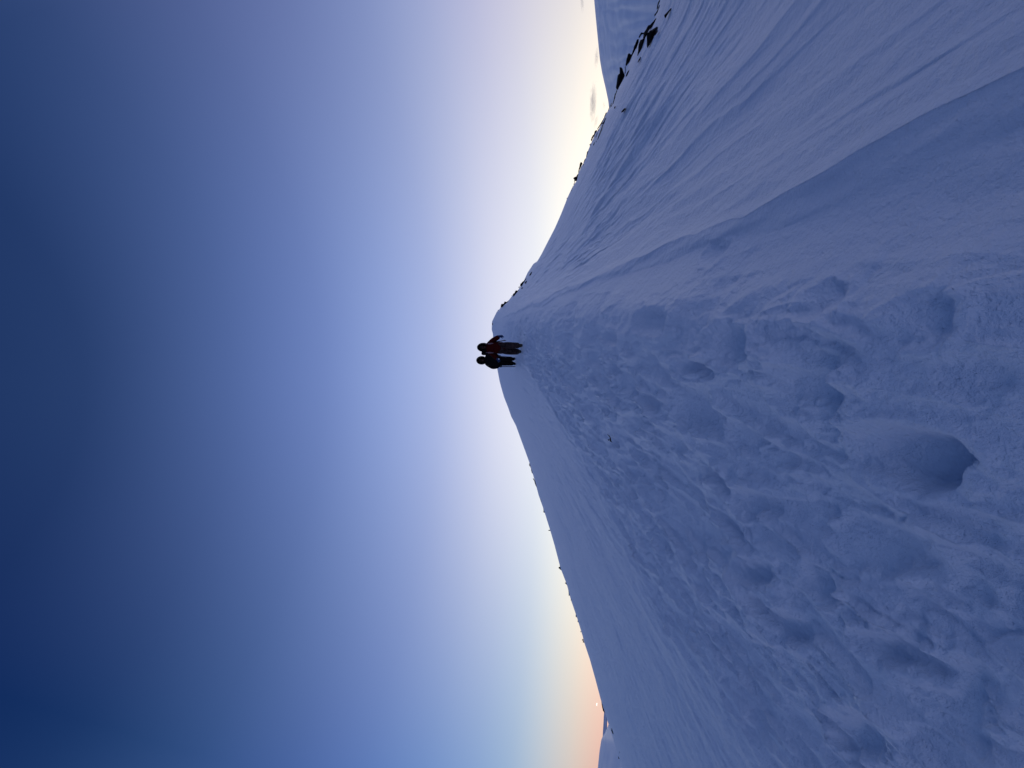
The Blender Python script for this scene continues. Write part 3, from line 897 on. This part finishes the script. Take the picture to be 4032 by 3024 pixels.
# --- person in red
D1 = Vector((H1[0], H1[1], slope_z(*H1))).dot(FWD)
k1 = D1 / F_PX / 6.637                           # metres per zoomed pixel
p1 = place('person', H1[0], H1[1], H1_A, 'hiker in dark red jacket and grey trousers with arms held out, nearer of the two')
q1 = lambda zx, zy, y=0: ((823 - zy) * k1, y, (1565 - zx) * k1)
S1 = dict(pelvis=q1(985, 823), waist=q1(860, 823), chest=q1(720, 820, .01), neck0=q1(620, 808, .01), neck=q1(575, 803, 0), jaw=q1(520, 797, -.015), skull=q1(468, 795, 0), crown=q1(410, 795, .01),
          shr=q1(660, 690, .02), elr=q1(800, 590, .03), wrr=q1(955, 515, -.04), shl=q1(660, 955, .02), ell=q1(790, 1025, -.02), wrl=q1(905, 1125, -.16),
          hipr=q1(1000, 765), knr=q1(1270, 765, -.08), anr=q1(1500, 775, .0), hipl=q1(1000, 885), knl=q1(1235, 925, .06), anl=q1(1425, 935, .36))
person_body(p1, S1, M_SKIN)
clothes(p1, S1, M_RED, M_GREY, M_BLACK, 1.0)
boot(p1, S1['anr'], 0.08, 0.0, M_BOOT)
boot(p1, S1['anl'], -0.12, -0.75, M_BOOT)
glove(p1, S1['wrr'], (.08, -.15, -1), (-.6, -.6, 0), M_GLOVE, 1, .45)
g2 = glove(p1, S1['wrl'], (-.55, -.35, -.55), (.3, -.8, .2), M_GLOVE, -1, .7)
bm = bmesh.new()
bmesh.ops.create_cube(bm, size=1)
tq = Vector(q1(950, 1112, -.245))
bmesh.ops.scale(bm, vec=(.045, .010, .045), verts=bm.verts)
bmesh.ops.rotate(bm, verts=bm.verts, cent=(0, 0, 0), matrix=Matrix.Rotation(.7, 3, 'Y'))
bmesh.ops.translate(bm, vec=tq, verts=bm.verts)
bmesh.ops.bevel(bm, geom=bm.edges[:], offset=.003, segments=1, affect='EDGES')
bm_obj('cuff_tag', bm, M_WHITE, g2)

# --- person in black
D2 = Vector((H2[0], H2[1], slope_z(*H2))).dot(FWD)
k2 = D2 / F_PX / 6.637
p2 = place('person', H2[0], H2[1], H2_A, 'hiker all in black with one elbow out, standing behind the red jacket')
q2 = lambda zx, zy, y=0: ((1148 - zy) * k2, y, (1395 - zx) * k2)
S2 = dict(pelvis=q2(900, 1135), waist=q2(790, 1135), chest=q2(665, 1130, .01), neck0=q2(580, 1125, .01), neck=q2(540, 1122, 0), jaw=q2(490, 1120, -.015), skull=q2(440, 1120, 0), crown=q2(385, 1115, .01),
          shr=q2(615, 1000, .02), elr=q2(790, 965, .06), wrr=q2(930, 1015, -.08), shl=q2(630, 1245, .02), ell=q2(765, 1312, .06), wrl=q2(950, 1288, -.08),
          hipr=q2(905, 1085), knr=q2(1130, 1095, -.06), anr=q2(1330, 1100, .0), hipl=q2(905, 1190), knl=q2(1130, 1200, -.03), anl=q2(1330, 1215, .12))
person_body(p2, S2, M_SKIN)
clothes(p2, S2, M_BLACK, M_BLACK, M_BLACK, 1.24, (.215, .20, .27))
boot(p2, S2['anr'], 0.2, 0.0, M_BLACK)
boot(p2, S2['anl'], -0.2, -0.05, M_BLACK)
glove(p2, S2['wrr'], (-.05, -.2, -1), (-.4, -.8, 0), M_BLACK, 1, .9)
glove(p2, S2['wrl'], (-.05, -.2, -1), (.4, -.8, 0), M_BLACK, -1, .9)


def to_world(p, v):
    return Matrix.Translation(p.location) @ Matrix.Rotation(p.rotation_euler.z, 4, 'Z') @ Vector(v)


def local_to_world_root(name, p, v):
    return empty(name, to_world(p, v), p.rotation_euler.z)


def backpack(p, S, lid_c, lid_s, label, straps=True, wide=.17):
    c = Vector(S['waist']).lerp(Vector(S['chest']), .5)
    b = local_to_world_root('backpack', p, (c.x, c.y + .26, c.z))
    tag(b, label, 'backpack')
    lathe_blob('sack', (0, 0, 0), wide, .12, .30, M_PACK, b, p=.7, rag=.08)
    lathe_blob('lid', (lid_c[0] - c.x, lid_c[1] - c.y - .26, lid_c[2] - c.z), *lid_s, M_PACK, b, p=.7, rag=.12, seed=4)
    for s in ('shr', 'shl'):
        if not straps:
            break
        sh = Vector(S[s]) - Vector((c.x, c.y + .26, c.z))
        inx = -0.035 if s == 'shr' else 0.035
        bm = bmesh.new()
        pts = [(sh.x + inx, -.10, sh.z + .08), (sh.x + inx, -.21, sh.z + .145), (sh.x + inx * .8, -.34, sh.z + .12), (sh.x + inx * .7, -.435, sh.z + .0), (sh.x + inx * .6, -.465, sh.z - .08), (sh.x + inx * .4, -.46, sh.z - .17), (sh.x + inx * .2, -.38, sh.z - .26), (sh.x * .9, -.12, sh.z - .33)]
        tube(bm, pts, [.022, .024, .026, .027, .026, .022, .014, .012], 8)
        bm_obj('shoulder_strap', bm, M_STRAP, b)
    return b


b1 = backpack(p1, S1, (q1(490, 955)[0], .16, q1(485, 955)[2]), (.085, .10, .14), 'dark backpack of the red jacketed hiker, its lid rising beside the hood')
bm = bmesh.new()
c1 = Vector(S1['waist']).lerp(Vector(S1['chest']), .5)
pts = []
for i in range(21):
    th = math.pi * 2 * i / 20
    pts.append((.205 * math.cos(th), -.26 + .165 * math.sin(th), Vector(S1['pelvis']).z - .02 - c1.z))
tube(bm, pts, [.022] * 21, 8)
bm_obj('hip_belt', bm, M_PACK, b1)
backpack(p2, S2, (S2['chest'][0], .2, q2(560, 1120)[2]), (.13, .10, .08), 'black backpack worn by the hiker in black', straps=False)


def pole(p, top, tip, label):
    t, e = Vector(top), Vector(tip)
    b = local_to_world_root('trekking_pole', p, tip)
    tag(b, label, 'trekking pole')
    u = (t - e)
    L = u.length
    u.normalize()
    bm = bmesh.new()
    tube(bm, [(0, 0, 0), u * .04, u * .05, u * (L * .5), u * (L * .51), u * (L - .12)], [.006, .013, .018, .018, .020, .020], 8)
    bm_obj('shaft', bm, M_POLE, b)
    bm = bmesh.new()
    tube(bm, [u * .055, u * .065, u * .08], [.012, .036, .014], 12)
    bm_obj('basket', bm, M_POLE, b)
    bm = bmesh.new()
    tube(bm, [u * (L - .13), u * (L - .10), u * (L - .03), u * L], [.013, .017, .016, .020], 8)
    bm_obj('grip', bm, M_POLE, b)


hl = Vector(S2['wrl'])
pole(p2, (hl.x - .005, hl.y - .06, hl.z - .03), (q2(1375, 1296)[0], hl.y - .05, .0), 'dark trekking pole planted upright beside the hiker in black')
hr = Vector(S2['wrr'])
pole(p2, (hr.x, hr.y - .06, hr.z - .03), (q2(1195, 1050)[0], -.35, q2(1195, 1050)[2]), 'dark trekking pole lifted off the snow between the two hikers')
pole(p1, (q1(700, 668)[0], .22, q1(700, 668)[2]), (q1(1088, 622)[0], .20, q1(1088, 622)[2]), 'short dark trekking pole hanging behind the right arm of the red jacket')

# ------------------------------------------------------------------ clouds and moon
M_CLOUD = bpy.data.materials.new('cloud')
M_CLOUD.use_nodes = True
t = M_CLOUD.node_tree
t.nodes.clear()
out = t.nodes.new('ShaderNodeOutputMaterial')
pv = t.nodes.new('ShaderNodeVolumePrincipled')
pv.inputs['Color'].default_value = (0.93, 0.91, 0.93, 1)
tcn = t.nodes.new('ShaderNodeTexCoord')
ln = t.nodes.new('ShaderNodeVectorMath')
ln.operation = 'LENGTH'
t.links.new(tcn.outputs['Object'], ln.inputs[0])
nz = t.nodes.new('ShaderNodeTexNoise')
nz.inputs['Scale'].default_value = 3.4
nz.inputs['Detail'].default_value = 5
t.links.new(tcn.outputs['Object'], nz.inputs['Vector'])
fall = nmath(t, 'SUBTRACT', 1.0, ln.outputs['Value'])
shape = nmath(t, 'SUBTRACT', nmath(t, 'ADD', fall, nmath(t, 'MULTIPLY', nz.outputs[0], 2.0)), 1.15, True)
t.links.new(nmath(t, 'MULTIPLY', shape, 0.0034), pv.inputs['Density'])
t.links.new(pv.outputs[0], out.inputs['Volume'])
D_CL = 9000.0


def cloud(ix, iy, lx, ly, label, rot=0.0):
    """ix, iy centre; ly extent along the horizon, lx extent upwards (photograph pixels)"""
    d = pdir(ix, iy)
    s = D_CL / F_PX
    bm = bmesh.new()
    bmesh.ops.create_icosphere(bm, subdivisions=4, radius=1)
    for v in bm.verts:
        v.co *= 1 + 0.12 * math.sin(v.co.x * 5 + ix) * math.cos(v.co.z * 4 + iy)
    o = bm_obj('cloud', bm, M_CLOUD)
    o.location = d * D_CL
    o.scale = (ly * s / 2, ly * s / 3, lx * s / 2)
    o.rotation_euler = (0, rot, -math.atan2(d.x, d.y))
    tag(o, label, 'cloud', 'small clouds low in the bright sky')


cloud(2335, 405, 34, 150, 'largest grey cloud streak in the bright sky beside the far mountain', 0.06)
cloud(2347, 478, 20, 60, 'small grey cloud wisp at the lower end of the largest streak', 0.3)
cloud(2349, 225, 22, 80, 'faint cloud wisp touching the far mountain skyline', 0.1)
cloud(2378, 415, 14, 40, 'smallest cloud puff, just above the meeting of mountain and ridge', -0.1)
cloud(2292, 8, 18, 70, 'pale cloud wisp high above the far mountain at the photo edge', 0.0)

# a low band of cloud above the far hills, a sliver of pink sky left under it
M_BAND = mat('cloud_band', (0.62, 0.66, 0.74), 0.9, 0.0, noise=(2, (0.7, 0.72, 0.78)))
d = pdir(2383, 2858)
s = 14000 / F_PX
bm = bmesh.new()
bmesh.ops.create_icosphere(bm, subdivisions=4, radius=1)
for v in bm.verts:
    v.co *= 1 + 0.10 * math.sin(v.co.x * 4 + 1) * math.cos(v.co.z * 3)
o = bm_obj('cloud', bm, M_BAND)
o.location = d * 14000
o.scale = (75 * s, 40 * s, 8.0 * s)
o.rotation_euler = (0, 0.05, -math.atan2(d.x, d.y))
tag(o, 'blue grey cloud band lying above the far left hills under pink sky', 'cloud')

M_MOON = bpy.data.materials.new('moon')
M_MOON.use_nodes = True
t = M_MOON.node_tree
b = t.nodes['Principled BSDF']
b.inputs['Base Color'].default_value = (0.6, 0.58, 0.5, 1)
b.inputs['Emission Color'].default_value = (1.0, 0.95, 0.82, 1)
b.inputs['Emission Strength'].default_value = 1.3
n = t.nodes.new('ShaderNodeTexNoise')
n.inputs['Scale'].default_value = 3
r_ = t.nodes.new('ShaderNodeValToRGB')
r_.color_ramp.elements[0].color = (0.9, 0.85, 0.72, 1)
r_.color_ramp.elements[1].color = (1.0, 0.97, 0.86, 1)
t.links.new(n.outputs[0], r_.inputs[0])
t.links.new(r_.outputs[0], b.inputs['Emission Color'])
d = pdir(2351, 2774)
bm = bmesh.new()
bmesh.ops.create_icosphere(bm, subdivisions=4, radius=1)
for v in bm.verts:                                    # the lit, upper part of a low moon
    if v.co.z < 0:
        v.co.z *= -0.35 * (1 - abs(v.co.x)) + 0.35
o = bm_obj('moon', bm, M_MOON)
s = 60000 / F_PX
o.location = d * 60000
o.scale = (4.8 * s, 4.8 * s, 3.4 * s)
o.rotation_euler = (0, 0.15, -math.atan2(d.x, d.y))
tag(o, 'tiny bright moon low in the pink sky at the left', 'moon')
